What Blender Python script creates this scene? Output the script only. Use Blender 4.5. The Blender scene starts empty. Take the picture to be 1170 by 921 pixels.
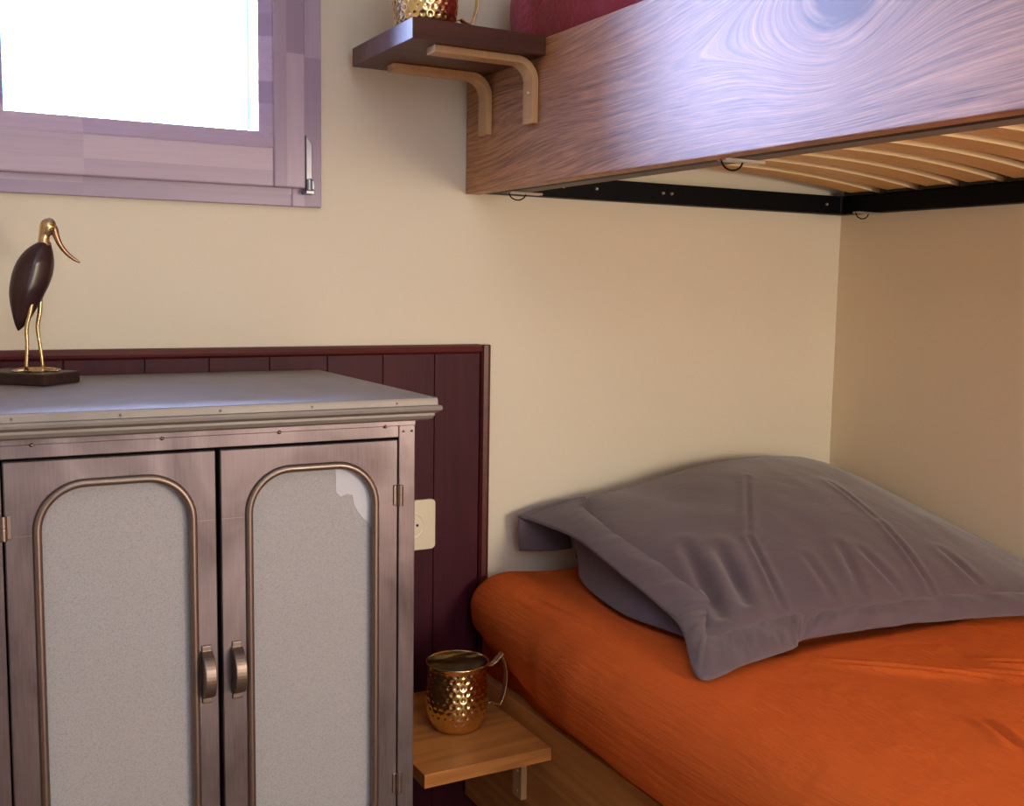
import bpy, bmesh, math, random
from mathutils import Vector, Matrix, noise
random.seed(7)
C = bpy.context.scene.collection
sc = bpy.context.scene
PI = math.pi

# ------------------------------------------------------------------ materials
class NT:
    def __init__(s, name):
        s.m = bpy.data.materials.new(name); s.m.use_nodes = True
        s.t = s.m.node_tree; s.t.nodes.clear()
        s.out = s.n('ShaderNodeOutputMaterial')
        s._tc = None
    def n(s, typ, **kw):
        nd = s.t.nodes.new(typ)
        for k, v in kw.items(): setattr(nd, k, v)
        return nd
    def l(s, a, b): s.t.links.new(a, b)
    def coord(s):
        if not s._tc: s._tc = s.n('ShaderNodeNewGeometry')
        return s._tc.outputs['Position']
    def obj(s): return s.n('ShaderNodeTexCoord').outputs['Object']
    def math(s, op, a, b=None, c=None):
        nd = s.n('ShaderNodeMath', operation=op)
        for i, v in enumerate((a, b, c)):
            if v is None: continue
            if isinstance(v, (int, float)): nd.inputs[i].default_value = v
            else: s.l(v, nd.inputs[i])
        return nd.outputs[0]
    def mapping(s, src, scale=(1,1,1), loc=(0,0,0), rot=(0,0,0)):
        nd = s.n('ShaderNodeMapping'); s.l(src, nd.inputs[0])
        nd.inputs['Scale'].default_value = scale; nd.inputs['Location'].default_value = loc
        nd.inputs['Rotation'].default_value = rot
        return nd.outputs[0]
    def noise(s, vec, scale, detail=4, rough=.5, dist=0):
        nd = s.n('ShaderNodeTexNoise'); s.l(vec, nd.inputs['Vector'])
        nd.inputs['Scale'].default_value = scale; nd.inputs['Detail'].default_value = detail
        nd.inputs['Roughness'].default_value = rough; nd.inputs['Distortion'].default_value = dist
        return nd.outputs['Fac']
    def ramp(s, fac, stops):
        nd = s.n('ShaderNodeValToRGB'); s.l(fac, nd.inputs[0])
        e = nd.color_ramp.elements
        while len(e) < len(stops): e.new(.5)
        for el, (p, c) in zip(e, stops):
            el.position = p; el.color = (*c, 1) if len(c) == 3 else c
        return nd.outputs[0]
    def mix(s, fac, a, b, mode='MIX'):
        nd = s.n('ShaderNodeMix', data_type='RGBA', blend_type=mode)
        for i, v in ((0, fac), (6, a), (7, b)):
            if isinstance(v, (int, float)): nd.inputs[i].default_value = v
            elif isinstance(v, tuple): nd.inputs[i].default_value = (*v, 1)
            else: s.l(v, nd.inputs[i])
        return nd.outputs[2]
    def bump(s, h, strength=.2, dist=.002):
        nd = s.n('ShaderNodeBump'); s.l(h, nd.inputs['Height'])
        nd.inputs['Strength'].default_value = strength; nd.inputs['Distance'].default_value = dist
        return nd.outputs[0]
    def pbr(s, color, rough=.5, metal=0., normal=None, spec=None, coat=0., sheen=0., coat_rough=.1):
        p = s.n('ShaderNodeBsdfPrincipled')
        for k, v in (('Base Color', color), ('Roughness', rough), ('Metallic', metal)):
            if isinstance(v, tuple): p.inputs[k].default_value = (*v, 1)
            elif isinstance(v, (int, float)): p.inputs[k].default_value = v
            else: s.l(v, p.inputs[k])
        if normal is not None: s.l(normal, p.inputs['Normal'])
        if spec is not None: p.inputs['Specular IOR Level'].default_value = spec
        p.inputs['Coat Weight'].default_value = coat; p.inputs['Coat Roughness'].default_value = coat_rough
        p.inputs['Sheen Weight'].default_value = sheen
        s.l(p.outputs[0], s.out.inputs[0])
        return s.m

def srgb(r, g, b):
    f = lambda c: (c/255/12.92) if c/255 <= .04045 else ((c/255+.055)/1.055)**2.4
    return (f(r), f(g), f(b))
def mulc(c, k): return tuple(x*k for x in c)

def paint(name, col, rough=.75):
    t = NT(name); p = t.coord()
    n1 = t.noise(p, 2.2, 3); n2 = t.noise(p, 260, 3)
    c = t.mix(t.math('MULTIPLY', n1, .5), mulc(col, 1.04), mulc(col, .94))
    return t.pbr(c, rough, normal=t.bump(n2, .12, .0012), spec=.25)

def wood(name, dark, light, along='x', rings=38, rough=.5, bump=.15, stretch=.09, contrast=1.0, spec=.4):
    t = NT(name); p = t.coord()
    sc3 = {'x': (stretch,1,1), 'y': (1,stretch,1), 'z': (1,1,stretch)}[along]
    q = t.mapping(p, sc3)
    big = t.noise(q, rings*.28, 3, .5, .6)
    w = t.math('SINE', t.math('MULTIPLY', big, 60.))
    w = t.math('MULTIPLY_ADD', w, .5, .5)
    fsc = {'x': (.02,1,1), 'y': (1,.02,1), 'z': (1,1,.02)}[along]
    fine = t.noise(t.mapping(p, fsc), 700, 3, .6)
    mid = t.noise(q, rings*.9, 3, .6)
    f = t.math('ADD', t.math('MULTIPLY', w, .22*contrast), t.math('ADD', t.math('MULTIPLY', fine, .45), t.math('MULTIPLY', mid, .45)))
    c = t.ramp(f, [(.25, dark), (.85, light)])
    return t.pbr(c, rough, normal=t.bump(fine, bump, .001), spec=spec)

def board_oak(name, dark, light, yk, zk, rough=.52):
    """flat-sawn oak board in the Y-Z plane with a knot figure at (yk, zk)"""
    t = NT(name); p = t.coord()
    sep = t.n('ShaderNodeSeparateXYZ'); t.l(p, sep.inputs[0])
    nz = t.noise(t.mapping(p, (1, .30, 1)), 7, 1, .4)
    y = t.math('SUBTRACT', sep.outputs[1], yk)
    z0 = t.math('SUBTRACT', sep.outputs[2], zk)
    z = t.math('ADD', z0, t.math('MULTIPLY', t.math('SUBTRACT', nz, .5), .07))
    z = t.math('ADD', z, t.math('MULTIPLY', y, .05))
    e = t.math('EXPONENT', t.math('MULTIPLY', t.math('POWER', t.math('DIVIDE', y, .115), 2.), -1.))
    f = t.math('SUBTRACT', t.math('POWER', z, 2.), t.math('MULTIPLY', e, .0042))
    g = t.math('DIVIDE', f, t.math('SQRT', t.math('ADD', t.math('ABSOLUTE', f), .0008)))
    cb = t.n('ShaderNodeCombineXYZ'); t.l(t.math('MULTIPLY', g, 250.), cb.inputs[0]); t.l(t.math('MULTIPLY', y, 3.5), cb.inputs[1])
    s1 = t.noise(cb.outputs[0], 1.0, 3, .55)
    s1 = t.math('MULTIPLY_ADD', t.math('SUBTRACT', s1, .5), 1.7, .5)
    cb2 = t.n('ShaderNodeCombineXYZ'); t.l(t.math('MULTIPLY', g, 520.), cb2.inputs[0]); t.l(t.math('MULTIPLY', y, 16.), cb2.inputs[1])
    # streaks of pores, following the board
    fine = t.noise(cb2.outputs[0], 1.0, 3, .65)
    fine = t.math('MULTIPLY_ADD', t.math('SUBTRACT', fine, .5), 1.7, .5)
    tone = t.noise(t.mapping(p, (1, .3, 1)), 7, 3, .5)
    h = t.math('ADD', t.math('MULTIPLY', s1, .34), t.math('ADD', t.math('MULTIPLY', fine, .42), t.math('MULTIPLY', tone, .28)))
    # knot heart
    kd = t.math('SQRT', t.math('ADD', t.math('POWER', t.math('MULTIPLY', y, .5), 2.), t.math('POWER', z0, 2.)))
    kn = t.math('SUBTRACT', 1., t.math('MINIMUM', t.math('DIVIDE', kd, .028), 1.))
    h = t.math('SUBTRACT', h, t.math('MULTIPLY', kn, .45))
    c = t.ramp(h, [(.30, dark), (.72, light)])
    return t.pbr(c, rough, normal=t.bump(h, .22, .0012), spec=.45, coat=.46, coat_rough=.54)

def fabric(name, col, col2, rough=.9, weave=900, bump=.25, mott=5., sheen=.2, crumple=0, cd=.004, gauze=0, spec=.15):
    t = NT(name); p = t.coord()
    w = t.noise(p, weave, 2, .7)
    m = t.noise(p, mott, 4, .6)
    c = t.mix(m, col, col2)
    h = w
    nrm = t.bump(w, bump, .0008)
    if crumple:
        cr = t.noise(t.mapping(p, (1,1,1)), crumple, 5, .6, .8)
        nd = t.n('ShaderNodeBump'); t.l(cr, nd.inputs['Height']); nd.inputs['Strength'].default_value = .5
        nd.inputs['Distance'].default_value = cd; t.l(nrm, nd.inputs['Normal']); nrm = nd.outputs[0]
    if gauze:
        for rot, stv in ((.95, .8), (-.5, .5)):
            g = t.noise(t.mapping(p, (1, .09, 1), rot=(0, 0, rot)), gauze, 3, .6, .3)
            nd = t.n('ShaderNodeBump'); t.l(g, nd.inputs['Height']); nd.inputs['Strength'].default_value = stv
            nd.inputs['Distance'].default_value = .003; t.l(nrm, nd.inputs['Normal']); nrm = nd.outputs[0]
    return t.pbr(c, rough, normal=nrm, spec=spec, sheen=sheen)

def metal(name, col, rough=.35, metallic=1., var=.0, scale=30, bump=0, spec=None):
    t = NT(name); p = t.coord()
    n1 = t.noise(p, scale, 4, .6)
    c = t.mix(n1, mulc(col, 1+var), mulc(col, 1-var))
    r = t.math('MULTIPLY_ADD', n1, .2, rough-.1)
    nrm = t.bump(t.noise(p, 400, 3), bump, .0005) if bump else None
    return t.pbr(c, r, metallic, normal=nrm, spec=spec)

M = {}
M['wall'] = paint('cream_wall_paint', srgb(220, 211, 193))
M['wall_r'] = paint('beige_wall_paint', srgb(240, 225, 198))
M['ceil'] = paint('ceiling_paint', srgb(225, 218, 205))
M['floor'] = wood('floor_wood', srgb(95, 60, 36), srgb(150, 104, 64), 'y')
M['reveal'] = paint('reveal_render', srgb(205, 205, 210))
M['mahog'] = wood('mahogany_board', srgb(46, 11, 25), srgb(82, 25, 40), 'z', 26, .5, .08, contrast=.4, spec=.2)
M['mahog_h'] = wood('mahogany_moulding', srgb(62, 20, 22), srgb(104, 40, 38), 'x', 40, .38, .08, contrast=.4)
M['oak'] = board_oak('oak_side_board', srgb(100, 58, 34), srgb(208, 148, 100), -.875, 1.345)
M['oak_low'] = wood('oak_low_board', srgb(152, 96, 50), srgb(206, 144, 84), 'y', 24, .5, .12)
M['oak_shelf'] = wood('oak_shelf', srgb(172, 104, 48), srgb(226, 156, 84), 'x', 26, .42, .1)
M['oak_shelf_shade'] = wood('shaded_oak_shelf', srgb(60, 32, 24), srgb(104, 62, 44), 'x', 26, .42, .1)  # oak of the high shelf, darkened in colour for its shade
M['beech'] = wood('pale_bent_wood', srgb(186, 142, 94), srgb(222, 182, 132), 'z', 30, .5, .05, contrast=.3)
M['slat'] = wood('birch_slat', srgb(220, 170, 106), srgb(242, 204, 144), 'x', 24, .45, .06, contrast=.5)
M['slat_edge'] = wood('lit_slat_edge', srgb(240, 214, 168), srgb(250, 230, 190), 'x', 24, .5, .03, contrast=.3)  # paler copy of the birch: light on the slat edges put into colour
M['black'] = metal('black_lacquered_steel', (.003,.003,.005), .5, .0, .1, spec=.12)
M['flange'] = metal('grey_flange_steel', (.22,.20,.18), .6, .0, .1, spec=.2)
M['black_plastic'] = metal('black_plastic', (.006,.006,.007), .5, 0., .1)
M['zinc'] = metal('zinc_plate', (.62,.6,.56), .35, .9, .08)
def brushed(name, lo, hi):
    t = NT(name); p = t.coord()
    big = t.noise(t.mapping(p, (1, 1, .55)), 7, 3, .5, 1.6)
    br = t.noise(t.mapping(p, (1, 1, .05)), 420, 2, .6)
    f = t.math('ADD', t.math('MULTIPLY', big, .8), t.math('MULTIPLY', br, .2))
    c = t.ramp(f, [(.30, lo), (.70, hi)])
    r = t.math('MULTIPLY_ADD', br, .18, .30)
    return t.pbr(c, r, .78, normal=t.bump(br, .05, .0004))
M['steel'] = brushed('brushed_steel', srgb(86, 74, 78), srgb(136, 124, 128))
M['steel_top'] = metal('brushed_steel_top', srgb(140, 134, 130), .54, .5, .14, 6, .05, spec=.3)
M['steel_dark'] = metal('worn_steel', srgb(132, 116, 108), .36, .85, .12, 14, .05)
M['brass'] = metal('hammered_brass', srgb(240, 214, 156), .13, 1., .05, 12)
M['brass_dull'] = metal('dull_brass', srgb(200, 174, 130), .28, 1., .15, 60)
M['copper_dull'] = metal('worn_copper', srgb(176, 138, 110), .35, 1., .2, 80)
M['silver'] = metal('silver_lining', srgb(196, 194, 190), .36, .55, .05, 12)
M['brass_pale'] = metal('pale_brass', srgb(232, 204, 150), .26, .9, .05, 12)
M['ebony'] = wood('dark_bird_wood', srgb(34, 16, 22), srgb(64, 34, 38), 'z', 30, .28, .05, contrast=.3, spec=.5)
M['base_wood'] = wood('figurine_base_wood', srgb(26, 14, 18), srgb(70, 42, 40), 'x', 30, .4, .05)
M['socket'] = metal('cream_plastic', srgb(226, 214, 190), .35, 0., .02)
M['hole'] = metal('socket_hole', (.01,.01,.01), .6, 0.)
M['orange'] = fabric('orange_cotton', srgb(217, 110, 48), srgb(207, 92, 46), .95, 700, .3, 3.5, 0., 14, .006, gauze=120, spec=.03)
M['maroon'] = fabric('maroon_muslin', srgb(176, 66, 78), srgb(150, 48, 62), .9, 500, .4, 6, .2, 38, .010)
M['grey'] = fabric('grey_percale', srgb(106, 90, 100), srgb(94, 81, 90), .62, 900, .15, 4, .3, 9, .006)
M['mattress'] = fabric('cream_mattress_cloth', srgb(214, 196, 164), srgb(204, 184, 150), .9, 500, .2)

def finger_wood(name, axis, length, off, cols, along):
    t = NT(name); p = t.coord()
    sep = t.n('ShaderNodeSeparateXYZ'); t.l(p, sep.inputs[0])
    a = t.math('FLOOR', t.math('DIVIDE', t.math('ADD', sep.outputs[axis], off), length))
    other = 2 if axis == 0 else 0
    b = t.math('FLOOR', t.math('DIVIDE', sep.outputs[other], .034))
    wn = t.n('ShaderNodeTexWhiteNoise', noise_dimensions='2D')
    cb = t.n('ShaderNodeCombineXYZ'); t.l(a, cb.inputs[0]); t.l(b, cb.inputs[1]); t.l(cb.outputs[0], wn.inputs['Vector'])
    base = t.ramp(wn.outputs['Value'], [(0., cols[0]), (1., cols[1])])
    s3 = (.05,1,1) if axis == 0 else (1,1,.05)
    g = t.noise(t.mapping(p, s3), 140, 4, .6, .3)
    c = t.mix(t.math('MULTIPLY', g, .45), base, mulc(cols[0], .72))
    return t.pbr(c, .36, normal=t.bump(g, .1, .0006), spec=.5)
wc = (srgb(152, 134, 162), srgb(196, 178, 198))  # lavender cast of the window glare put into the wood colour
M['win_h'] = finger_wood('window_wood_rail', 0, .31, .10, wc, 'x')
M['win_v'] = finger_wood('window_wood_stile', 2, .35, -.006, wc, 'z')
M['hinge'] = metal('window_hinge_steel', srgb(150, 150, 160), .35, .9, .1)

M['spacer'] = metal('teal_spacer', (.10,.30,.30), .6, 0.)
def glass_mat():
    t = NT('clear_glass')
    tr = t.n('ShaderNodeBsdfTransparent'); tr.inputs[0].default_value = (.96,.98,.97,1)
    gl = t.n('ShaderNodeBsdfGlossy'); gl.inputs['Roughness'].default_value = .02
    fr = t.n('ShaderNodeFresnel'); fr.inputs[0].default_value = 1.45
    mx = t.n('ShaderNodeMixShader'); t.l(fr.outputs[0], mx.inputs[0]); t.l(tr.outputs[0], mx.inputs[1]); t.l(gl.outputs[0], mx.inputs[2])
    t.l(mx.outputs[0], t.out.inputs[0]); return t.m
M['glass'] = glass_mat()

def speckle():
    t = NT('speckled_grey_panel'); p = t.coord()
    n1 = t.noise(p, 620, 2, .7); n2 = t.noise(p, 5, 3)
    f = t.ramp(n1, [(.25, srgb(126, 126, 134)), (.47, srgb(155, 156, 163)), (.8, srgb(168, 169, 176))])
    c = t.mix(t.math('MULTIPLY', n2, .4), f, srgb(160, 148, 144))
    return t.pbr(c, .5, spec=.35)
M['speckle'] = speckle()
M['torn'] = paint('pale_torn_paper', srgb(188, 190, 200), .5)

# ------------------------------------------------------------------ mesh helpers
class MB:
    def __init__(s): s.bm = bmesh.new()
    def join(s, b, smooth=False):
        me = bpy.data.meshes.new('tmp')
        if smooth:
            for f in b.faces: f.smooth = True
        b.to_mesh(me); b.free(); s.bm.from_mesh(me); bpy.data.meshes.remove(me); return s
    def box(s, x0, x1, y0, y1, z0, z1, bev=0., seg=2):
        b = bmesh.new(); bmesh.ops.create_cube(b, size=1)
        for v in b.verts:
            v.co = Vector(((x0+x1)/2+v.co.x*(x1-x0), (y0+y1)/2+v.co.y*(y1-y0), (z0+z1)/2+v.co.z*(z1-z0)))
        if bev: bmesh.ops.bevel(b, geom=b.edges[:]+b.verts[:], offset=bev, segments=seg, profile=.5, affect='EDGES')
        return s.join(b)
    def prism(s, poly, axis, a, b_, bev=0., seg=2):
        """poly: 2-D points in the two other axes (in x,y,z order), extruded along axis"""
        b = bmesh.new()
        def P(u, v, w):
            return {'x': (w,u,v), 'y': (u,w,v), 'z': (u,v,w)}[axis]
        v0 = [b.verts.new(P(u, v, a)) for u, v in poly]; v1 = [b.verts.new(P(u, v, b_)) for u, v in poly]
        n = len(poly)
        f0 = b.faces.new(v0); f1 = b.faces.new(v1[::-1])
        for i in range(n): b.faces.new((v0[i], v1[i], v1[(i+1)%n], v0[(i+1)%n]))
        bmesh.ops.recalc_face_normals(b, faces=b.faces[:])
        if bev:
            ed = [e for e in b.edges if (f0 in e.link_faces or f1 in e.link_faces)]
            bmesh.ops.bevel(b, geom=ed, offset=bev, segments=seg, profile=.5, affect='EDGES')
        return s.join(b)
    def tube(s, pts, rad, n=12, closed=False, caps=True, flat=1.):
        b = bmesh.new(); P = [Vector(p) for p in pts]; m = len(P)
        R = rad if isinstance(rad, (list, tuple)) else [rad]*m
        up = None; rings = []
        for i in range(m):
            d = (P[(i+1) % m]-P[i-1]) if closed else (P[min(i+1, m-1)]-P[max(i-1, 0)])
            d.normalize()
            if up is None:
                up = Vector((0,1,0)) if abs(d.y) < .9 else Vector((1,0,0))
            up = (up-d*up.dot(d)).normalized(); sd = d.cross(up)
            rings.append([b.verts.new(P[i]+(up*math.cos(2*PI*k/n)*flat+sd*math.sin(2*PI*k/n))*R[i]) for k in range(n)])
        for i in range(m if closed else m-1):
            A, B = rings[i], rings[(i+1) % m]
            for k in range(n): b.faces.new((A[k], A[(k+1)%n], B[(k+1)%n], B[k]))
        if caps and not closed: b.faces.new(rings[0][::-1]); b.faces.new(rings[-1])
        bmesh.ops.recalc_face_normals(b, faces=b.faces[:])
        return s.join(b, True)
    def lathe(s, prof, c=(0,0,0), n=48, axis='z', disp=None):
        """prof: (r, h); revolves about the axis through c"""
        b = bmesh.new(); rings = []
        for r, h in prof:
            ring = []
            for k in range(n):
                a = 2*PI*k/n; rr = r + (disp(a, h, r) if disp else 0)
                u, v = rr*math.cos(a), rr*math.sin(a)
                q = {'z': (u, v, h), 'y': (u, h, v), 'x': (h, u, v)}[axis]
                ring.append(b.verts.new(Vector(q)+Vector(c)))
            rings.append(ring)
        for i in range(len(rings)-1):
            A, B = rings[i], rings[i+1]
            for k in range(n): b.faces.new((A[k], A[(k+1)%n], B[(k+1)%n], B[k]))
        if prof[0][0] > 1e-5: b.faces.new(rings[0][::-1])
        if prof[-1][0] > 1e-5: b.faces.new(rings[-1])
        bmesh.ops.remove_doubles(b, verts=b.verts[:], dist=1e-6)
        bmesh.ops.recalc_face_normals(b, faces=b.faces[:])
        return s.join(b, True)
    def loft(s, rings, caps=True):
        b = bmesh.new(); V = [[b.verts.new(p) for p in r] for r in rings]; n = len(V[0])
        for A, B in zip(V, V[1:]):
            for k in range(n): b.faces.new((A[k], A[(k+1)%n], B[(k+1)%n], B[k]))
        if caps: b.faces.new(V[0][::-1]); b.faces.new(V[-1])
        bmesh.ops.recalc_face_normals(b, faces=b.faces[:])
        return s.join(b, True)
    def grid(s, G, closed_u=False):
        b = bmesh.new(); V = [[b.verts.new(p) for p in r] for r in G]
        for i in range(len(V)-1):
            for j in range(len(V[0])-1):
                b.faces.new((V[i][j], V[i+1][j], V[i+1][j+1], V[i][j+1]))
        bmesh.ops.recalc_face_normals(b, faces=b.faces[:])
        return s.join(b, True)
    def holed(s, outer, inner, y0, y1, bev=0.):
        """flat plate in X-Z with a hole, from y0 (front) to y1"""
        b = bmesh.new(); es = []
        for loop in (outer, inner):
            vs = [b.verts.new((x, y0, z)) for x, z in loop]
            for i in range(len(vs)): es.append(b.edges.new((vs[i], vs[(i+1) % len(vs)])))
        r = bmesh.ops.triangle_fill(b, edges=es, use_beauty=True, use_dissolve=False)
        fs = [f for f in b.faces]
        ex = bmesh.ops.extrude_face_region(b, geom=fs)
        for v in [g for g in ex['geom'] if isinstance(g, bmesh.types.BMVert)]: v.co.y = y1
        bmesh.ops.recalc_face_normals(b, faces=b.faces[:])
        if bev:
            ed = [e for e in b.edges if len(e.link_faces) == 2 and e.calc_face_angle(0) > 1 and abs(e.verts[0].co.y-y0) < 1e-6 and abs(e.verts[1].co.y-y0) < 1e-6]
            bmesh.ops.bevel(b, geom=ed, offset=bev, segments=1, affect='EDGES')
        return s.join(b)
    def ribbon(s, path, t, y0, y1, bev=.0008):
        """bent strip: 2-D path in X-Z, thickness t to its left, width y0..y1"""
        n = len(path); L = []; Rr = []
        for i in range(n):
            a = Vector(path[max(i-1, 0)]); c = Vector(path[min(i+1, n-1)]); d = (c-a).normalized()
            nrm = Vector((-d.y, d.x)); p = Vector(path[i])
            L.append(tuple(p+nrm*t)); Rr.append(tuple(p))
        return s.prism(Rr+L[::-1], 'y', y0, y1, bev)

def obj(name, mb, mat, parent=None, smooth=None, mods=()):
    me = bpy.data.meshes.new(name)
    if parent is not None:
        r = parent
        while r.parent: r = r.parent
        bmesh.ops.translate(mb.bm, verts=mb.bm.verts[:], vec=-Vector(r.location))
    mb.bm.to_mesh(me); mb.bm.free()
    o = bpy.data.objects.new(name, me); C.objects.link(o)
    me.materials.append(mat)
    if smooth:
        for f in me.polygons: f.use_smooth = True
    if parent is not None: o.parent = parent
    return o
def fuse(o, voxel):
    """melts overlapping pieces of one mesh into a single skin"""
    md = o.modifiers.new('fuse', 'REMESH'); md.mode = 'VOXEL'; md.voxel_size = voxel; md.use_smooth_shade = True
    bpy.context.view_layer.update()
    me = bpy.data.meshes.new_from_object(o.evaluated_get(bpy.context.evaluated_depsgraph_get()))
    mat = o.data.materials[0]; o.modifiers.clear(); o.data = me
    if not me.materials: me.materials.append(mat)
    return o
def base_origin(o, loc):
    """moves a single-mesh thing's origin to loc without moving its surface"""
    o.data.transform(Matrix.Translation(-Vector(loc))); o.location = loc; return o
def tag(o, label, cat, group=None):
    o['label'] = label; o['category'] = cat
    if group: o['group'] = group
    return o
def thing(name, label, cat, loc, group=None):
    o = bpy.data.objects.new(name, None); C.objects.link(o); o.location = loc; o.empty_display_size = .05
    return tag(o, label, cat, group)
def struct(o): o['kind'] = 'structure'; return o
def copy_tree(o, parent=None):
    c = o.copy(); C.objects.link(c); c.parent = parent
    for ch in list(o.children): copy_tree(ch, c)
    return c
def rrect(x0, x1, z0, z1, r, n=10, rb=None):
    rb = r if rb is None else rb; P = []
    for cx, cz, a0, rr in ((x1-rb, z0+rb, -90, rb), (x1-r, z1-r, 0, r), (x0+r, z1-r, 90, r), (x0+rb, z0+rb, 180, rb)):
        for k in range(n+1):
            a = math.radians(a0+90*k/n); P.append((cx+rr*math.cos(a), cz+rr*math.sin(a)))
    return P
def cr(P, t):
    """Catmull-Rom through P, t in 0..1"""
    n = len(P)-1; x = min(max(t, 0), 1)*n; i = min(int(x), n-1); f = x-i
    g = lambda k: Vector(P[k]) if 0 <= k <= n else (2*Vector(P[0])-Vector(P[1]) if k < 0 else 2*Vector(P[n])-Vector(P[n-1]))
    a, b, c, d = g(i-1), g(i), g(i+1), g(i+2)
    return .5*((2*b)+(c-a)*f+(2*a-5*b+4*c-d)*f*f+(3*b-a-3*c+d)*f**3)

# ------------------------------------------------------------------ the room
XL, XR, YF, ZC = -1.35, 1.733, -3.3, 2.35
WX0, WX1, WZ0, WZ1 = .045, .532, 1.235, 1.76          # opening in the back wall
T = .20
m = MB()
m.holed([(XL-.1, -.1), (XR+.1, -.1), (XR+.1, ZC+.1), (XL-.1, ZC+.1)], [(WX0, WZ0), (WX1, WZ0), (WX1, WZ1), (WX0, WZ1)], 0., T)
struct(obj('wall_back', m, M['wall']))
struct(obj('wall_right', MB().box(XR, XR+.1, YF-.1, -.0005, -.1, ZC+.1), M['wall_r']))
struct(obj('wall_left', MB().box(XL-.1, XL, YF-.1, -.0005, -.1, ZC+.1), M['wall']))
struct(obj('wall_front', MB().box(XL, XR, YF-.1, YF, -.1, ZC+.1), M['wall']))
struct(obj('floor', MB().box(XL, XR, YF, -.0005, -.1, 0), M['floor']))
struct(obj('ceiling', MB().box(XL, XR, YF, -.0005, ZC, ZC+.1), M['ceil']))

# wainscot of upright mahogany boards with V joints, cap moulding and end moulding
WR = .885
m = MB()
edges = [XL+.001, -1.2]
x = -1.2
gro = [.176-.097*k for k in range(15, 0, -1)] + [.176, .291, .388, .484, .581, .679, .775, .864]
gro = [g for g in gro if g > XL+.02]
xs = [XL+.0005]+gro
pf = [(xs[0], -.0003)]
for a, b in zip(xs, xs[1:]):
    pf += [(a+.0002, -.0118), (a+.0014, -.014), (b-.0014, -.014), (b-.0002, -.0118)]
pf += [(xs[-1], -.0003)]
m.prism(pf, 'z', .001, .932)
struct(obj('trim_1', m, M['mahog']))
m = MB(); prof = [(-.0005, .930), (-.016, .930), (-.0215, .934), (-.0225, .938), (-.0205, .943), (-.015, .946), (-.0005, .946)]
m.prism(prof, 'x', XL+.0005, .8642)
struct(obj('trim_2', m, M['mahog_h']))
m = MB(); m.prism([(.8645, -.0005), (.8645, -.016), (.868, -.0215), (.876, -.0225), (.882, -.019), (WR, -.012), (WR, -.0005)], 'z', .001, .9452, .001, 1)
struct(obj('trim_3', m, M['mahog_h']))

# ------------------------------------------------------------------ window
win = bpy.data.objects.new('window_1', None); C.objects.link(win); win.location = (.2875, 0, 1.171); struct(win)
FX0, FX1, FZ0, FZ1 = .002, .573, 1.171, 1.825
SX0, SX1, SZ0, SZ1 = .035, .540, 1.199, 1.795
GX0, GX1, GZ0, GZ1 = .107, .468, 1.284, 1.71
def ring(kind, ox0, ox1, oz0, oz1, ix0, ix1, iz0, iz1, y0, y1, bev):
    for a, b in ((ox0, ix0), (ix1, ox1)):
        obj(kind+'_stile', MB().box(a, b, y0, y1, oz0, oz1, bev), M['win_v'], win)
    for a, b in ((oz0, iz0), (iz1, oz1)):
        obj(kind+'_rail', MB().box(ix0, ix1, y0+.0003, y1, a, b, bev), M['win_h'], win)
ring('window_frame', FX0, FX1, FZ0, FZ1, SX0+.016, SX1-.016, SZ0+.016, SZ1-.016, -.012, -.0003, .0015)
ring('sash', SX0, SX1, SZ0, SZ1, GX0-.021, GX1+.021, GZ0-.025, GZ1+.025, -.032, -.0135, .0025)
# glazing bead: sloping inner moulding, mitred
m = MB()
O = [(GX0-.022, GZ0-.026), (GX1+.022, GZ0-.026), (GX1+.022, GZ1+.026), (GX0-.022, GZ1+.026)]
I = [(GX0, GZ0), (GX1, GZ0), (GX1, GZ1), (GX0, GZ1)]
b = bmesh.new()
LV = []
for loop, y in ((O, -.014), (O, -.0295), ([(x+(.2875-x)*.012, z+(1.497-z)*.012) for x, z in O], -.0305), (I, -.021), (I, -.004), (O, -.004)):
    LV.append([b.verts.new((x, y, z)) for x, z in loop])
for A, B in zip(LV, LV[1:]+LV[:1]):
    for k in range(4): b.faces.new((A[k], A[(k+1)%4], B[(k+1)%4], B[k]))
bmesh.ops.recalc_face_normals(b, faces=b.faces[:]); m.join(b)
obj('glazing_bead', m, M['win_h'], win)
obj('pane', MB().box(GX0+.0005, GX1-.0005, -.010, -.006, GZ0+.0005, GZ1-.0005), M['glass'], win)
for a in (.1060, .4600):
    obj('pane_spacer', MB().box(a, a+.0045, .014, .020, GZ0+.006, GZ1-.006), M['spacer'], win)
# corner hinge: angled plate on the sash edge with a pivot at its foot
m = MB(); m.prism([(.5405, 1.213), (.5505, 1.213), (.5505, 1.268), (.5415, 1.281), (.5405, 1.281)], 'y', -.034, -.0125, .0006, 1)
m.tube([(.546, -.030, 1.193), (.546, -.030, 1.214)], .0048, 14)
m.box(.5395, .5535, -.036, -.0125, 1.190, 1.196, .001)
m.box(.5485, .5525, -.038, -.014, 1.197, 1.212, .001)
fuse(obj('window_hinge', m, M['hinge'], win), .0005)

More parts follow.
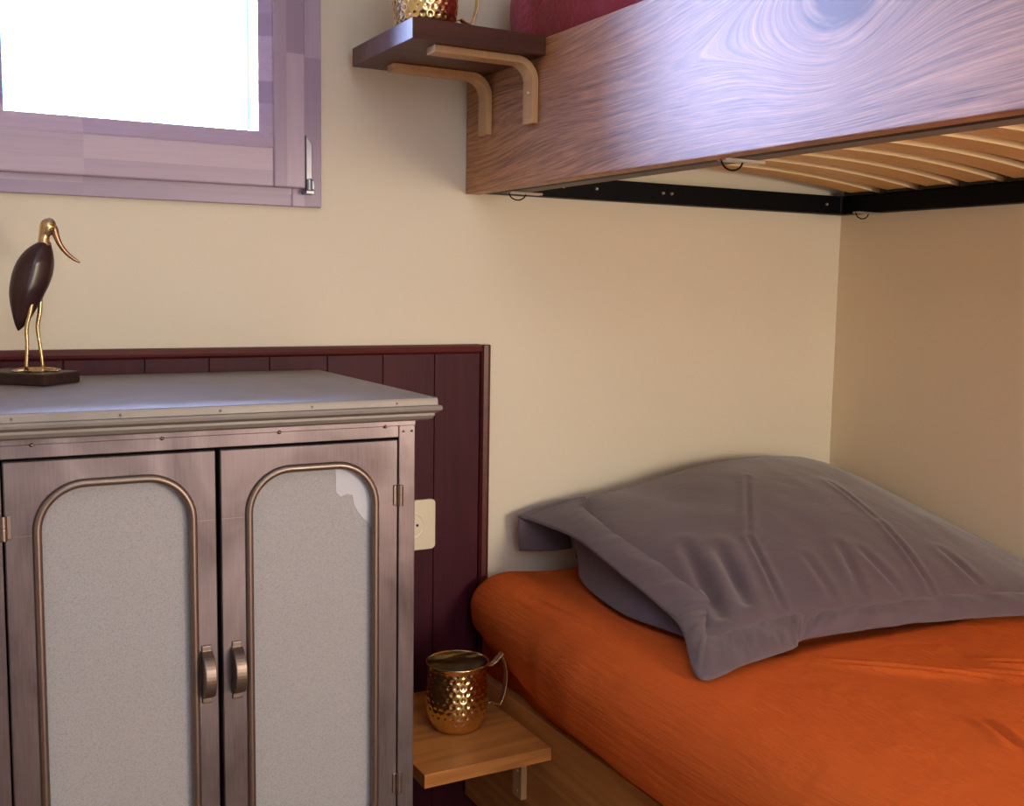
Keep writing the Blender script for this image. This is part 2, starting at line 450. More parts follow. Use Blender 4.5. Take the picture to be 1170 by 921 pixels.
# ------------------------------------------------------------------ steel cabinet
CX0, CX1, CY0, CY1 = .041, .541, -.472, -.032
cab = thing('metal_cabinet', 'brushed steel cabinet with two arched grey-panelled doors in front of the mahogany wainscot', 'cabinet', (.291, -.25, 0))
ZB, ZT = .265, .880
for a in (CX0, CX1-.0225):
    obj('side_panel', MB().box(a, a+.0225, CY0, CY1, ZB, ZT, .0012), M['steel'], cab)
obj('top_rail', MB().box(CX0+.0225, CX1-.0225, CY0+.0004, CY1, .858, ZT, .0008), M['steel'], cab)
obj('bottom_rail', MB().box(CX0+.0225, CX1-.0225, CY0+.0004, CY1, ZB, .318, .0008), M['steel'], cab)
obj('back_panel', MB().box(CX0+.0225, CX1-.0225, CY1-.01, CY1, .318, .858), M['steel'], cab)
strip = obj('cover_strip', MB().box(CX0, CX1, CY0-.0014, CY0+.004, .8725, .8795, .0008), M['steel'], cab)
for sx in (.095, .23, .365, .50):
    obj('screw', MB().lathe([(.0, -.4752), (.0017, -.4750), (.0023, -.4736), (.0023, -.471)], (sx, 0, .8725), 14, 'y'), M['steel_dark'], strip)
for sx, sz in ((.525, .8655), (.536, .8655)):
    obj('screw', MB().lathe([(.0, -.4742), (.0013, -.4740), (.0016, -.471)], (sx, 0, sz), 10, 'y'), M['steel_dark'], cab)
# top with stepped moulding swept round the rectangle
prof = [(-.002, .880), (.012, .880), (.0165, .8825), (.0185, .8865), (.0185, .8895), (.021, .8905), (.0255, .8935), (.0262, .8965), (.0250, .8992), (.0215, .9000), (.0212, .9060), (.0206, .9085), (.0198, .9092)]
loops = []
for o_, z in prof:
    yb = CY1 + .002
    loops.append([(CX0-o_, CY0-o_, z), (CX1+o_, CY0-o_, z), (CX1+o_, yb, z), (CX0-o_, yb, z)])
m = MB(); b = bmesh.new(); V = [[b.verts.new(p) for p in l] for l in loops]
for A, B in zip(V, V[1:]):
    for k in range(4): b.faces.new((A[k], A[(k+1)%4], B[(k+1)%4], B[k]))
b.faces.new(V[0][::-1]); b.faces.new(V[-1]); bmesh.ops.recalc_face_normals(b, faces=b.faces[:]); m.join(b)
top = obj('cabinet_top', m, M['steel_top'], cab)
for k in range(5):
    obj('rivet', MB().lathe([(0., -.4955), (.0012, -.4947), (.0015, -.4925)], (.075+.108*k, 0, .9035), 10, 'y'), M['steel_top'], top)
for lx in (CX0+.003, CX1-.031):
    for ly in (CY0+.003, CY1-.031):
        m = MB(); m.prism([(lx, ly), (lx+.028, ly), (lx+.028, ly+.028), (lx, ly+.028)], 'z', 0.0, ZB, .001, 1)
        obj('leg', m, M['steel'], cab)
def door(x0, x1, ox0, ox1, hx, hinge_x, label=None):
    d0 = -.4735
    m = MB()
    outer = [(x0, .3205), (x1, .3205), (x1, .8555), (x0, .8555)]
    hole = rrect(ox0, ox1, .345, .827, .050, 12, .045)
    m.holed(outer, hole, d0, d0+.016, .0012)
    dr = obj('door', m, M['steel'], cab)
    for a, b in ((x0+.001, ox0-.004), (ox1+.004, x1-.001)):
        obj('weld_seam', MB().box(a, b, d0-.0003, d0+.002, .7736, .7741), M['steel_dark'], dr)
    m = MB(); lp = rrect(ox0-.001, ox1+.001, .344, .828, .051, 12, .046)
    m.tube([(x, d0-.0005, z) for x, z in lp], .0048, 12, True)
    obj('bead', m, M['steel_dark'], dr)
    pn = obj('door_panel', MB().box(ox0-.004, ox1+.004, d0+.0085, d0+.0115, .341, .831), M['speckle'], dr)
    # bowed pull: solid D with a tab above and below
    m = MB(); hz = .590
    D = [(d0-.002, hz-.0285), (d0+.001, hz-.0285), (d0+.001, hz+.0285), (d0-.002, hz+.0285)]
    arc = [(d0-.002-.023*math.cos(a)**.8, hz+.0265*math.sin(a)) for a in [math.radians(-90+180*k/20) for k in range(1, 20)]]
    m.prism([D[0], D[1], D[2], D[3]]+arc[::-1], 'x', hx-.0068, hx+.0068, .0012, 2)
    for s_ in (1, -1):
        m.box(hx-.0058, hx+.0058, d0-.0028, d0+.001, hz+s_*.0312-.0038, hz+s_*.0312+.0038, .0008)
    fuse(obj('handle', m, M['steel_dark'], dr), .0005)
    # knuckle hinges
    for hz in (.785, .405):
        m = MB()
        for k in range(2):
            m.tube([(hinge_x, d0-.0035, hz-.0135+.0138*k), (hinge_x, d0-.0035, hz-.0005+.0138*k)], .0042, 14)
        s_ = 1 if hinge_x > .3 else -1
        m.box(hinge_x-.008 if s_ > 0 else hinge_x, hinge_x if s_ > 0 else hinge_x+.008, d0-.002, d0+.001, hz-.013, hz+.013, .0005, 1)
        fuse(obj('hinge', m, M['steel_dark'], dr), .0004)
    return dr, pn
door(.0655, .2895, .0985, .2615, .2755, .0640)
dr, pn = door(.2945, .5165, .3285, .4855, .3110, .5185)
# pale torn patch in the corner of the right-hand panel
pts = [(.437, .8285), (.458, .8285), (.4885, .8285), (.4885, .7465), (.484, .744), (.480, .752), (.473, .757), (.466, .766), (.461, .776), (.459, .788), (.452, .790), (.444, .787), (.438, .793)]
m = MB(); m.prism(pts, 'y', -.4735+.0078, -.4735+.0088)
o = obj('bare_patch', m, M['torn'], pn); o['label'] = 'pale bare patch where the panel covering is missing'

# ------------------------------------------------------------------ bird figurine on the cabinet
YB = -.150; s_ = .981
def bp(x, z, dy=0.): return (x*s_, YB+dy, 1.05+(z-1.05)*s_)
Z0 = .9094
bird = thing('bird_figurine', 'long-beaked dark wooden bird with brass head and legs standing on the cabinet', 'figurine', (.118, YB, Z0))
a = math.radians(46); ca, sa = math.cos(a), math.sin(a)
cx, cy = .133, -.196
la, lb = .072, .115
P2 = [(cx, cy), (cx+la*ca, cy+la*sa), (cx+la*ca-lb*sa, cy+la*sa+lb*ca), (cx-lb*sa, cy+lb*ca)]
m = MB(); m.prism(P2, 'z', Z0, .9255, .0022, 2)
obj('base', m, M['base_wood'], bird)
# brass foot plate with toes
m = MB()
for fx, fy in ((.1165, -.002), (.1375, .002)):
    hub = Vector((fx*s_, YB+fy, .9270))
    for ang in (-35, 0, 35, 180):
        r_ = math.radians(ang); L = .024 if ang != 180 else .015
        e = hub+Vector((math.cos(r_)*L, math.sin(r_)*L, 0))
        m.tube([hub+Vector((0, 0, .0008)), hub.lerp(e, .6), e], [.0042, .0036, .0022], 10, flat=1.)
m.tube([(.100*s_, YB, .9268), (.118*s_, YB, .9275), (.140*s_, YB, .9275), (.159*s_, YB, .9268)], [.0015, .0042, .0042, .0018], 12)
fuse(obj('foot_plate', m, M['brass_dull'], bird), .0006)
for pts, dy in (([(.130, 1.034), (.1245, 1.005), (.1195, .983), (.1195, .958), (.1175, .927)], -.010), ([(.1395, 1.030), (.138, 1.005), (.1345, .983), (.137, .958), (.1398, .927)], .006)):
    m = MB(); n = 24
    PP = [cr([bp(x, z, dy) for x, z in pts], k/n) for k in range(n+1)]
    RR = [.0036-.0012*min(1, k/n*1.6) for k in range(n+1)]
    m.tube(PP, RR, 12); obj('leg', m, M['brass_dull'], bird)
rows = [(.979, .1095, .1105), (.982, .1080, .1142), (.987, .1062, .1190), (.996, .1040, .1265), (1.007, .1020, .1325), (1.019, .1005, .1395), (1.032, .1000, .1460), (1.045, .1018, .1520), (1.058, .1048, .1560), (1.070, .1095, .1576), (1.080, .1155, .1574), (1.088, .1225, .1562), (1.094, .1300, .1550), (1.0985, .1372, .1545)]
ctrl = [(l, r, z) for z, l, r in rows]
rings = []
for k in range(49):
    q = cr(ctrl, k/48); l, r, z = q
    cxx, rx = (l+r)/2, max((r-l)/2, .0005); ry = min(rx*.80, .019)
    rg = []
    for j in range(28):
        an = 2*PI*j/28; ex = math.cos(an); ey = math.sin(an)
        # wings: a soft ridge on each flank, fuller to the tail
        w = 1+.10*math.exp(-((ex+.15)/.35)**2)
        rg.append(Vector(bp(cxx+rx*ex, z, ry*ey*w)))
    rings.append(rg)
m = MB(); m.loft(rings); obj('body', m, M['ebony'], bird)
m = MB()
ctrl = [(.1462, 1.094, .0088), (.1455, 1.1005, .0074), (.1462, 1.108, .0070), (.1490, 1.115, .0092), (.1512, 1.1205, .0102), (.1525, 1.126, .0088), (.1530, 1.1302, .0050), (.1531, 1.1320, .0008)]
Q = [cr(ctrl, k/30) for k in range(31)]
m.tube([bp(q.x, q.y) for q in Q], [max(q.z, .0006) for q in Q], 20)
hd = obj('head', m, M['brass_dull'], bird)
m = MB()
ctrl = [(.1500, 1.1245, .0055), (.1575, 1.1185, .0058), (.1610, 1.108, .0044), (.1645, 1.0985, .0036), (.1700, 1.0895, .0032), (.1775, 1.0815, .0028), (.1840, 1.0765, .0023), (.1905, 1.0728, .0012)]
Q = [cr(ctrl, k/30) for k in range(31)]
m.tube([bp(q.x, q.y) for q in Q], [q.z for q in Q], 14)
obj('beak', m, M['copper_dull'], hd)
for sg in (-1, 1):
    m = MB(); m.lathe([(0, -.0012), (.0012, -.0008), (.0016, 0), (.0012, .0008), (0, .0012)], Vector(bp(.1535, 1.1225, sg*.0088)), 12, 'y')
    obj('eye', m, M['copper_dull'], hd)

# ------------------------------------------------------------------ wall socket
SXc, SZc, SH = .7305, .632, .0445
so = thing('power_socket', 'cream plastic wall socket half hidden behind the cabinet edge', 'socket', (SXc, -.0142, SZc))
m = MB(); m.prism(rrect(SXc-SH, SXc+SH, SZc-SH, SZc+SH, .008, 6), 'y', -.0238, -.0143, .002, 3)
obj('cover_plate', m, M['socket'], so)
m = MB()
m.lathe([(.0235, -.0236), (.0235, -.0246), (.0228, -.0250), (.0215, -.0246), (.0195, -.0238), (.0185, -.0236), (0, -.0236)], (SXc, 0, SZc), 40, 'y')
obj('socket_well', m, M['socket'], so)
for dx in (-.0095, .0095):
    m = MB(); m.lathe([(0, -.0241), (.0025, -.0241), (.0025, -.0236)], (SXc+dx, 0, SZc), 14, 'y')
    obj('pin_hole', m, M['hole'], so)

# ------------------------------------------------------------------ bunk beds
BX = .838
LEN = -2.02
ub = thing('upper_bunk', 'upper bunk with wide oak side board and sprung slats on a black frame', 'bunk bed', (BX, 0, 1.208))
m = MB(); m.box(BX, BX+.026, LEN, -.001, 1.208, 1.423, .0016)
obj('side_board', m, M['oak'], ub)
m = MB()
RZ0, RZ1 = 1.2095, 1.2475
# black steel frame with rounded corners, one loop
def rloop(x0, x1, y0, y1, r):
    return [(x, y) for x, y in rrect(x0, x1, y0, y1, r, 8)]
b = bmesh.new()
lo_, li_ = rloop(BX+.0285, 1.730, LEN+.02, -.004, .010), rloop(BX+.050, 1.704, LEN+.046, -.030, .006)
V = [[b.verts.new((x, y, z)) for x, y in L] for L, z in ((lo_, RZ0), (lo_, RZ1), (li_, RZ1), (li_, RZ0))]
for A, B in zip(V, V[1:]+V[:1]):
    for q in range(len(A)): b.faces.new((A[q], A[(q+1)%len(A)], B[(q+1)%len(A)], B[q]))
bmesh.ops.recalc_face_normals(b, faces=b.faces[:])
ed = [e for e in b.edges if e.calc_face_angle(0) > 1]
bmesh.ops.bevel(b, geom=ed, offset=.0025, segments=2, profile=.5, affect='EDGES')
m.join(b)
fr = obj('frame', m, M['black'], ub)
for bx in (1.02, 1.09, 1.24, 1.26, 1.66):
    obj('bolt', MB().lathe([(0, -.0345), (.002, -.0342), (.003, -.0315), (.003, -.029)], (bx, 0, 1.229), 12, 'y'), M['zinc'], fr)
obj('side_flange', MB().box(BX+.0505, BX+.082, LEN+.05, -.032, 1.2100, 1.2120), M['flange'], fr)
# slats: bowed upward, sitting in black caps on the side rails
xa, xb = BX+.056, 1.718
k = 0; y1 = -.118
while y1 > LEN+.06:
    yc0, yc1 = y1, y1+.060
    N = 24; pa = []
    for j in range(N+1):
        x = xa+(xb-xa)*j/N; tt = 2*j/N-1
        pa.append((x, 1.2490+.030*(1-tt*tt)))
    m = MB(); m.ribbon(pa, .0100, yc0, yc1, .0006)
    sl = obj('slat', m, M['slat'], ub)
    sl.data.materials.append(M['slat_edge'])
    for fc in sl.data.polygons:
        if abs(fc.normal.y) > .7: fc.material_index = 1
    for cx0, cx1 in ((xa-.004, xa+.022), (xb-.026, xb+.004)):
        pr_ = [(yc0+.004, RZ1-.0002), (yc1+.013, RZ1-.0002), (yc1+.013, RZ1+.0130), (yc1+.001, RZ1+.0130), (yc1+.001, RZ1+.0035), (yc0+.004, RZ1+.0035)]
        obj('slat_holder', MB().prism(pr_, 'x', cx0, cx1, .0006, 1), M['black_plastic'], sl)
    y1 -= .0965; k += 1
# zinc feet plates with a wire half ring under the frame
def clip(x0, y0, ang):
    m = MB(); c, s = math.cos(ang), math.sin(ang)
    def W(u, v, w): return (x0+u*c-v*s, y0+u*s+v*c, w)
    b = bmesh.new()
    lo = [(-.006, -.008), (.060, -.008), (.060, .008), (-.006, .008)]
    A = [b.verts.new(W(u, v, 1.2060)) for u, v in lo]; B = [b.verts.new(W(u, v, 1.2092)) for u, v in lo]
    b.faces.new(A[::-1]); b.faces.new(B)
    for q in range(4): b.faces.new((A[q], A[(q+1)%4], B[(q+1)%4], B[q]))
    bmesh.ops.recalc_face_normals(b, faces=b.faces[:]); m.join(b)
    o = obj('corner_clip', m, M['zinc'], ub)
    m = MB()
    m.tube([W(.012+.0175*math.cos(t_), 0, 1.2080-.0125*math.sin(t_)) for t_ in [PI*q/20 for q in range(21)]], .0012, 8)
    obj('wire_ring', m, M['black'], o)
clip(.884, -.085, .12)
clip(.868, -.662, .05)
clip(1.660, -.118, 0)
clip(.868, -1.75, .05)
m = MB(); m.box(BX+.030, 1.729, LEN+.03, -.006, 1.296, 1.418, .012, 3)
tag(obj('mattress', m, M['mattress']), 'cream cloth mattress whose underside shows above the slats of the upper bunk', 'mattress')

# maroon bedding on the upper bunk
def bedding(x0, x1, y0, y1, zb, zt, rx, ry, amp, nx, ny, seed, wr=None, phi=.85, hem=None):
    """puffy cover: rounded left side and ends, closed below"""
    G = []
    W = x1-x0
    for i in range(ny+1):
        y = y0+(y1-y0)*i/ny
        e = min(y0-y, y-y1)                          # distance from either end
        f = 1 if e >= ry else math.sqrt(max(0, 1-((ry-e)/ry)**2))
        row = []
        off = rx*.9*(1-f); zt_ = zt-.03*(1-f)
        zl, dx, ins = hem(y) if hem else (zb, 0., .02)
        off += dx; hgt = zt_-zl
        # hem -> bulge -> shoulder -> top
        n1 = nx//3
        for j in range(n1):
            a = PI*(-.5+1.0*j/n1)                    # from below round to the top
            px_ = x0+off+(ins*(1-max(0., math.cos(a))**.6) if a < 0 else rx-rx*max(0., math.cos(a))**phi)
            pz = zl+hgt*(.5+.5*math.sin(a))
            row.append(Vector((px_, y, pz)))
        n2 = nx-n1
        for j in range(n2+1):
            x = x0+off+rx+(x1-x0-off-rx)*j/n2
            row.append(Vector((x, y, zt_)))
        G.append(row)
    for i, row in enumerate(G):
        for j, p in enumerate(row):
            q = Vector((p.x*3.1+seed, p.y*3.1, p.z*3.1))
            d = noise.noise(q)*amp+noise.noise(q*3.3)*amp*.35
            if wr: d += wr(p)
            w = 1.
            up = Vector((0, 0, 1)) if j > len(row)*.45 else Vector((-.7, 0, .3))
            p += up*d*w
    # close below: last row returns under
    return G
def seg_d(p, a, b):
    a, b = Vector(a), Vector(b); q = Vector((p.x, p.y)); ab = b-a
    t_ = max(0, min(1, (q-a).dot(ab)/ab.dot(ab))); return (q-(a+ab*t_)).length, t_
def close_mesh(m, G, zb, xmin=None):
    b = bmesh.new(); V = [[b.verts.new(p) for p in r] for r in G]
    for i in range(len(V)-1):
        for j in range(len(V[0])-1): b.faces.new((V[i][j], V[i+1][j], V[i+1][j+1], V[i][j+1]))
    be = [e for e in b.edges if len(e.link_faces) == 1]
    vs = set(v for e in be for v in e.verts)
    ex = bmesh.ops.extrude_edge_only(b, edges=be)
    nv = [g for g in ex['geom'] if isinstance(g, bmesh.types.BMVert)]
    for v in nv:
        v.co.z = zb
        if xmin: v.co.x = max(v.co.x, xmin)
    ne = [g for g in ex['geom'] if isinstance(g, bmesh.types.BMEdge) and all(v in set(nv) for v in g.verts)]
    bmesh.ops.triangle_fill(b, edges=ne, use_beauty=True)
    bmesh.ops.recalc_face_normals(b, faces=b.faces[:])
    m.join(b, True)
def wr_maroon(p):
    d = .007*noise.noise(Vector((p.x*14, p.y*9, p.z*5)))+.004*noise.noise(Vector((p.x*30, p.y*26, p.z*12+4)))
    return d
G = bedding(.868, 1.727, -.035, LEN+.04, 1.430, 1.585, .07, .10, .006, 110, 200, 3., wr_maroon)
m = MB(); close_mesh(m, G, 1.4215)
tag(obj('bedcover', m, M['maroon']), 'crinkled maroon cover on the upper bunk, rising behind its oak board', 'bedding')

# lower bed
lb_ = thing('lower_bed', 'lower bed with oak side board beneath the orange cover', 'bed', (BX, 0, 0))
m = MB(); m.box(BX, BX+.026, LEN, -.024, .12, .363, .0016); obj('side_board', m, M['oak_low'], lb_)
m = MB(); m.box(BX+.026, 1.731, LEN+.002, -.024, .332, .362, .001); obj('bed_base', m, M['oak_low'], lb_)
for ly in (LEN+.002, -.086):
    m = MB(); m.box(BX+.03, BX+.09, ly, ly+.06, 0, .332, .002); obj('leg', m, M['oak_low'], lb_)
    m = MB(); m.box(1.66, 1.72, ly, ly+.06, 0, .332, .002); obj('leg', m, M['oak_low'], lb_)
# orange cover
creases = [((1.093, -.640), (1.26, -.80), .0045, .009), ((1.30, -.74), (1.42, -.86), .0055, .008), ((1.25, -.76), (1.36, -.87), .003, .010), ((1.43, -.74), (1.50, -.80), .003, .008),
           ((1.12, -.88), (1.09, -.96), .004, .010), ((.88, -.15), (.89, -.36), .004, .012), ((.90, -.50), (.93, -.62), .003, .010), ((1.0, -.74), (1.03, -.70), .003, .006), ((1.50, -.92), (1.62, -1.0), .003, .006)]
# (soft wrinkles)
def wr_orange(p):
    d = 0
    for a, b, h_, w_ in creases:
        r_, t_ = seg_d(p, a, b); fade = math.sin(PI*min(max(t_, .02), .98))**.6
        d += 1.5*h_*fade*(math.exp(-((r_-w_*.9)/w_)**2) - 1.2*math.exp(-(r_/(w_*.55))**2))
    puff = .024*math.exp(-((p.y+.05)/.13)**2)*math.exp(-((p.x-.91)/.08)**2)
    puff -= .012*min(1, max(0, (p.x-.93)/.05))*min(1, max(0, (p.y+.60)/.06))
    return d+puff+.0012*noise.noise(Vector((p.x*22, p.y*22, 0)))
HEM = [(0., .436, .012, .030), (-.06, .432, .008, .030), (-.12, .418, .003, .030), (-.19, .398, 0., .034), (-.26, .392, -.004, .024), (-.34, .396, -.020, .020), (-.45, .398, -.034, .020), (-.60, .392, -.036, .020), (-.80, .388, -.036, .020), (-1.2, .386, -.034, .020), (-2.1, .388, -.034, .020)]
def hem(y):
    for A, B in zip(HEM, HEM[1:]):
        if y >= B[0]:
            t_ = (y-A[0])/(B[0]-A[0]); t_ = t_*t_*(3-2*t_)
            return [p+(q-p)*t_ for p, q in zip(A[1:], B[1:])]
    return HEM[-1][1:]
G = bedding(.829, 1.729, -.004, LEN+.005, .368, .530, .100, .06, .004, 240, 380, 11., wr_orange, hem=hem)
m = MB(); close_mesh(m, G, .3645, .846)
tag(obj('duvet', m, M['orange']), 'puffy orange cotton duvet spread over the lower bed', 'bedding')

# ------------------------------------------------------------------ grey pillow
# rows run from the front (row 0) to the wall; columns from the left end to the right wall
rowsP = [
 [(.975,-.535,.541),(.955,-.548,.545),(.950,-.562,.553),(1.10,-.545,.545),(1.26,-.552,.545),(1.40,-.568,.545),(1.56,-.598,.545),(1.712,-.615,.545)],
 [(.970,-.515,.541),(.975,-.520,.552),(.958,-.556,.566),(1.10,-.553,.573),(1.26,-.566,.572),(1.40,-.580,.571),(1.56,-.612,.566),(1.712,-.632,.560)],
 [(.962,-.455,.541),(.985,-.460,.560),(1.020,-.470,.588),(1.13,-.470,.618),(1.27,-.485,.624),(1.41,-.500,.620),(1.56,-.530,.598),(1.714,-.545,.566)],
 [(.948,-.350,.541),(.975,-.345,.572),(1.006,-.350,.620),(1.15,-.340,.664),(1.29,-.350,.676),(1.43,-.360,.672),(1.57,-.380,.645),(1.714,-.400,.598)],
 [(.985,-.180,.541),(.990,-.190,.586),(1.012,-.200,.646),(1.16,-.190,.684),(1.30,-.190,.713),(1.44,-.190,.713),(1.58,-.195,.692),(1.714,-.200,.642)],
 [(1.05,-.060,.546),(1.03,-.075,.600),(1.045,-.085,.660),(1.17,-.075,.680),(1.31,-.070,.704),(1.45,-.070,.716),(1.59,-.070,.705),(1.714,-.070,.668)],
 [(1.08,-.022,.546),(1.07,-.022,.590),(1.08,-.024,.630),(1.18,-.022,.650),(1.31,-.022,.664),(1.45,-.022,.668),(1.59,-.022,.668),(1.712,-.024,.650)],
]
NU, NV = 210, 150
pcre = [((1.105,-.545),(1.16,-.40),.0045,.007),((1.16,-.40),(1.31,-.22),.0030,.007),((1.39,-.575),(1.44,-.42),.0045,.007),((1.44,-.42),(1.47,-.26),.0030,.007),
        ((1.00,-.53),(1.06,-.36),.006,.018),((1.055,-.52),(1.10,-.40),.007,.018),((1.26,-.55),(1.30,-.46),.004,.014),((1.33,-.56),(1.33,-.48),.004,.012),((1.49,-.58),(1.50,-.50),.004,.012),((1.20,-.55),(1.22,-.47),.003,.012)]
def pill_wr(p):
    d = 0
    for a, b, h_, w_ in pcre:
        r_, t_ = seg_d(p, a, b); fade = math.sin(PI*min(max(t_, .08), .92))**.5
        d += h_*fade*(math.exp(-((r_-w_)/w_)**2)-1.1*math.exp(-(r_/(w_*.6))**2))
    return d+.0022*noise.noise(Vector((p.x*9, p.y*9, 2)))+.0012*noise.noise(Vector((p.x*24, p.y*14, 5)))
def surf(u, v):
    return cr([cr(r, u) for r in rowsP], v)
G = []
for i in range(NV+1):
    v = i/NV; colp = [tuple(p) for p in []]
    line = []
    for j in range(NU+1):
        line.append(None)
    G.append(line)
colsC = [[Vector(rowsP[r][c]) for r in range(len(rowsP))] for c in range(len(rowsP[0]))]
for i in range(NV+1):
    v = i/NV; ctl = [cr(c, v) for c in colsC]
    for j in range(NU+1):
        u = j/NU; p = cr(ctl, u)
        k = min(1, max(0, (u-.20)/.12))*min(1, max(0, (1-u)/.05))*min(1, max(0, (1-v)/.1))
        p = p+Vector((0, -.3, .95))*pill_wr(p)*k
        p.x = min(p.x, 1.7295); p.y = min(p.y, -.0045)
        G[i][j] = p
m = MB(); close_mesh(m, G, .5385)
pillow = obj('pillow', m, M['grey'])
tag(pillow, 'plump grey pillow with a flat border propped in the corner on the orange duvet', 'pillow')
# flat border: inner edge on the seam, outer edge free
inner = [(1.070,-.045,.660),(1.054,-.085,.658),(1.022,-.200,.644),(1.014,-.350,.620),(1.026,-.468,.586),(.992,-.516,.571),(.962,-.552,.564),(1.02,-.552,.568),(1.10,-.551,.571),(1.17,-.556,.571),(1.26,-.564,.571),(1.40,-.578,.570),(1.56,-.610,.565),(1.712,-.630,.559)]
outer = [(.930,-.040,.634),(.948,-.085,.629),(.958,-.190,.624),(.951,-.330,.602),(.953,-.460,.571),(.931,-.530,.562),(.884,-.630,.536),(.975,-.622,.5405),(1.070,-.606,.5415),(1.112,-.585,.5425),(1.26,-.594,.5425),(1.40,-.617,.5425),(1.56,-.660,.5425),(1.722,-.690,.5425)]
NS, NW = 220, 14
G = []
for i in range(NS+1):
    t_ = i/NS; a = cr(inner, t_); b = cr(outer, t_); row = []
    for j in range(NW+1):
        w = j/NW; p = a.lerp(b, w)
        front = max(0, (t_-.5)/.5)
        p.z += .006*math.sin(PI*w)
        rip = (.0040*noise.noise(Vector((t_*46, w*1.5, 0)))+.0025*noise.noise(Vector((t_*110, w*2, 3))))*math.sin(PI*min(1, w*.8+.1))*(1 if front > 0 else .5)
        p += Vector((0, -rip, rip))
        row.append(p)
    G.append(row)
m = MB(); m.grid(G)
fl = obj('pillow_border', m, M['grey'], pillow)
md = fl.modifiers.new('thick', 'SOLIDIFY'); md.thickness = .0022; md.offset = 0
# the under layer of the border hanging by the wall at the far left corner
G = []
for i in range(31):
    t_ = i/30; row = []
    for j in range(15):
        w = j/14
        x = .931+.105*t_; top_ = .633+.010*t_
        y = -.040-.010*math.sin(PI*t_*1.2)-.02*t_*w
        row.append(Vector((x+.004*w, y, top_+(.571-top_)*w-.004*t_*w)))
    G.append(row)
m = MB(); m.grid(G)
fl = obj('pillow_border', m, M['grey'], pillow)
md = fl.modifiers.new('thick', 'SOLIDIFY'); md.thickness = .0022; md.offset = 0

# ------------------------------------------------------------------ bracket shelves and mugs
def shelf(z_top, th, y0, board_mat, label, yb, loc):
    root = thing('wall_shelf', label, 'shelf', loc, None)
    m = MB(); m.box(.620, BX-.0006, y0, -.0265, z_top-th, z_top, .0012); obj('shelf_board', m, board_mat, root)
    zb = z_top-th; t_ = .0105; R = .036
    for yb0 in yb:
        x1 = BX-.0005
        path = [(x1, zb-.098), (x1, zb-.098+.02)]
        cx, cz = x1-R, zb-.0004-R
        path += [(cx+R*math.cos(a), cz+R*math.sin(a)) for a in [math.radians(4.5*k) for k in range(21)]]
        path += [(x1-R-.04, zb-.0004), (.664, zb-.0004)]
        m = MB(); m.ribbon(path, t_, yb0, yb0+.030, .0008)
        br = obj('bracket', m, M['beech'], root)
        for dz in (.086, .052):
            obj('screw', MB().lathe([(0, x1-t_-.0016), (.0018, x1-t_-.0014), (.0026, x1-t_+.0005)], (0, yb0+.013, zb-dz+.0), 12, 'x'), M['zinc'], br)
    return root
shelf(1.4255, .0290, -.272, M['oak_shelf_shade'], 'shaded oak shelf on two bent pale brackets fixed to the upper bunk board', (-.252, -.098), (.73, -.15, 1.425))
shelf(.3320, .0215, -.331, M['oak_shelf'], 'orange-brown oak shelf on bent pale brackets beside the lower bed, right of the cabinet', (-.254, -.098), (.73, -.15, .332))

def mug(loc, label):
    x, y, z = loc
    root = thing('mug', label, 'mug', loc, 'hammered brass mugs')
    H = .1125
    prof = [(0, .0005), (.020, .0), (.0300, .0008), (.0365, .0045), (.0420, .0115), (.0468, .0220), (.0497, .0340), (.0510, .0480), (.0505, .0620), (.0492, .0760), (.0482, .0900), (.0485, .1010), (.0500, .1080)]
    Q = [cr([(r, h, 0) for r, h in prof], k/110) for k in range(111)]
    pr = [(max(0, q.x), max(0, q.y)) for q in Q]
    NB = 26
    def dimple(a, h, r):
        if h < .012 or h > .105: return 0
        row = math.floor(h/.0098); hc = (row+.5)*.0098
        ph = a/(2*PI)*NB+(.5 if row % 2 else 0); fa = (ph-math.floor(ph)-.5)*2*PI*r/NB
        d = math.hypot(fa, h-hc)/.0052
        return -.0013*(1-d*d)**2 if d < 1 else .0
    m = MB()
    lip = [(.0512, .1105), (.0516, .1120), (.0508, .1130), (.0496, .1126), (.0490, .1110)]
    m.lathe(pr+lip, loc, 208, 'z', dimple)
    bm_ = m.bm
    obj('body', m, M['brass'], root)
    m = MB()
    ip = [(r-.0022, h) for r, h in pr if h > .006 and r > .03]
    ip = [(0, .0062), (.028, .0062)]+ip+[(.0490, .1110)]
    def dim2(a, h, r): return dimple(a, h, r)*.9 if h > .02 else 0
    m.lathe(ip, loc, 208, 'z', dim2)
    obj('lining', m, M['silver'], root)
    # strap handle with a thumb rest, towards +X
    m = MB()
    pth = [(.0480, .0985), (.0560, .0955), (.0640, .0965), (.0740, .1040), (.0830, .1125)]
    P = [cr([(p[0], p[1], 0) for p in pth], k/20) for k in range(21)]
    m.ribbon([(x+p.x, z+p.y) for p in P], .0020, y-.0065, y+.0065, .0006)
    pth = [(.0800, .1085), (.0850, .0950), (.0880, .0780), (.0875, .0600), (.0835, .0420), (.0765, .0255)]
    P = [cr([(p[0], p[1], 0) for p in pth], k/24) for k in range(25)]
    m.ribbon([(x+p.x, z+p.y) for p in P], .0020, y-.0060, y+.0060, .0006)
    pth = [(.0485, .0290), (.0560, .0315), (.0600, .0335), (.0660, .0295), (.0770, .0260)]
    P = [cr([(p[0], p[1], 0) for p in pth], k/20) for k in range(21)]
    m.ribbon([(x+p.x, z+p.y) for p in P], .0022, y-.0062, y+.0062, .0006)
    fuse(obj('handle', m, M['brass_pale'], root), .0004)
    return root
low = mug((.737, -.196, .3322), 'hammered brass mug with silvery inside on the low shelf beside the bed')
up = copy_tree(low); up.location = (.688, -.160, 1.4257)
up['label'] = 'hammered brass mug cropped by the top of the photo, on the high shaded shelf'
for ch in up.children: pass

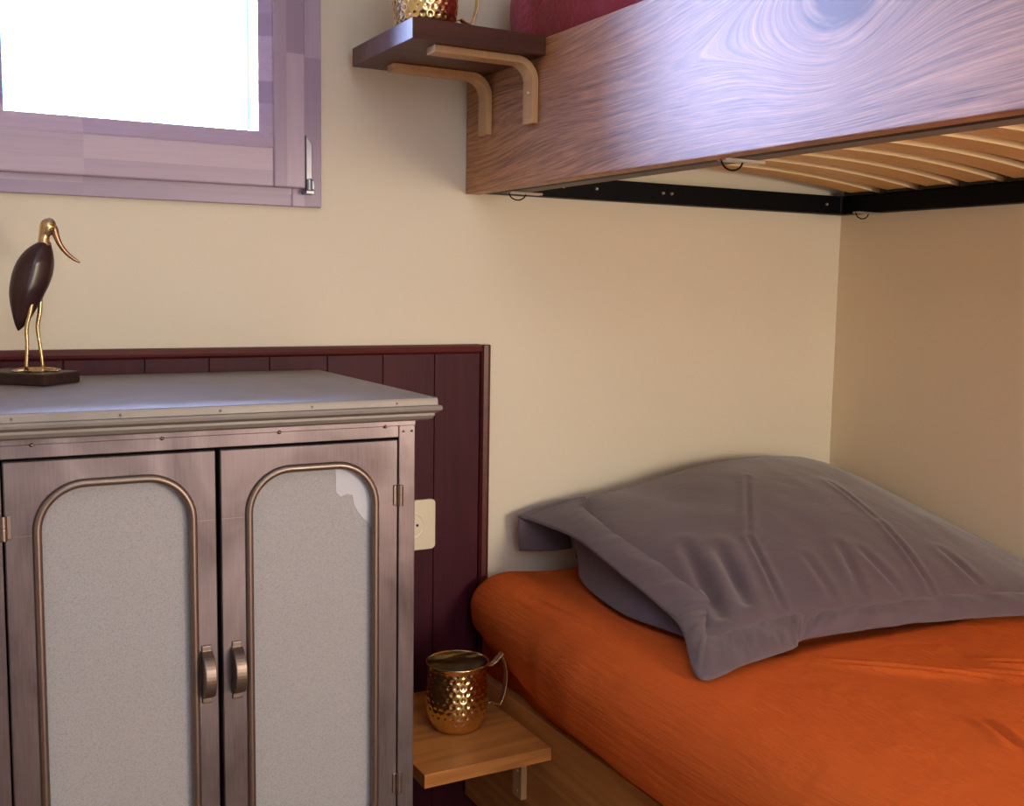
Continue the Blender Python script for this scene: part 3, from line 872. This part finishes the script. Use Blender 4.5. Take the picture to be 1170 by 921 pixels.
# ------------------------------------------------------------------ camera
yaw, pit, rol, f = 0.49890285, 0.10838451, -0.01556248, 1230.95
fw = Vector((math.sin(yaw)*math.cos(pit), math.cos(yaw)*math.cos(pit), -math.sin(pit)))
rt = Vector((math.cos(yaw), -math.sin(yaw), 0)); dn = fw.cross(rt)
c_, s_ = math.cos(rol), math.sin(rol)
r2 = rt*c_+dn*s_; d2 = dn*c_-rt*s_
cd = bpy.data.cameras.new('camera'); cam = bpy.data.objects.new('camera', cd); C.objects.link(cam)
mat = Matrix.Identity(4)
for i in range(3):
    mat[i][0] = r2[i]; mat[i][1] = -d2[i]; mat[i][2] = -fw[i]
mat[0][3], mat[1][3], mat[2][3] = 0, -1.72, 1.05
cam.matrix_world = mat
cd.sensor_fit = 'HORIZONTAL'; cd.sensor_width = 36; cd.lens = f/1170*36; cd.clip_start = .02
sc.camera = cam

# ------------------------------------------------------------------ light
w = bpy.data.worlds.new('sky'); sc.world = w; w.use_nodes = True
bg = w.node_tree.nodes['Background']; bg.inputs[0].default_value = (.38, .50, 1.0, 1); bg.inputs[1].default_value = 115.
def area(name, loc, target, size, power, col, portal=False, sy=None):
    l = bpy.data.lights.new(name, 'AREA'); l.energy = power; l.color = col; l.size = size
    if sy: l.shape = 'RECTANGLE'; l.size_y = sy
    o = bpy.data.objects.new(name, l); C.objects.link(o); o.location = loc
    d = Vector(target)-Vector(loc); o.rotation_euler = d.to_track_quat('-Z', 'Y').to_euler()
    if portal: l.cycles.is_portal = True
    return o
area('window_portal', (.2885, T+.02, 1.4975), (.2885, -1, 1.4975), .49, 1, (1,1,1), True, .53)
area('rear_daylight', (.15, -3.15, 1.75), (.6, 0, .8), .9, 11, (.66, .82, 1.))
area('ceiling_fill', (.1, -2.2, 2.3), (.1, -2.2, 0), .7, 4, (1., .97, .92))  # unseen fill light added under the ceiling
area('foot_end_light', (1.38, -2.95, 1.09), (1.15, 0, .85), .50, 31, (1., .87, .67))
area('low_bounce_light', (.75, -2.5, .40), (1.35, -.4, 1.15), .7, 6, (1., .90, .76))  # lamp added low in front for floor bounce, brightens slats and duvet side
sc.view_settings.view_transform = 'Standard'; sc.view_settings.look = 'None'
sc.view_settings.exposure = 0.0; sc.view_settings.gamma = 1.0
sc.cycles.use_denoising = True
sc.cycles.max_bounces = 8
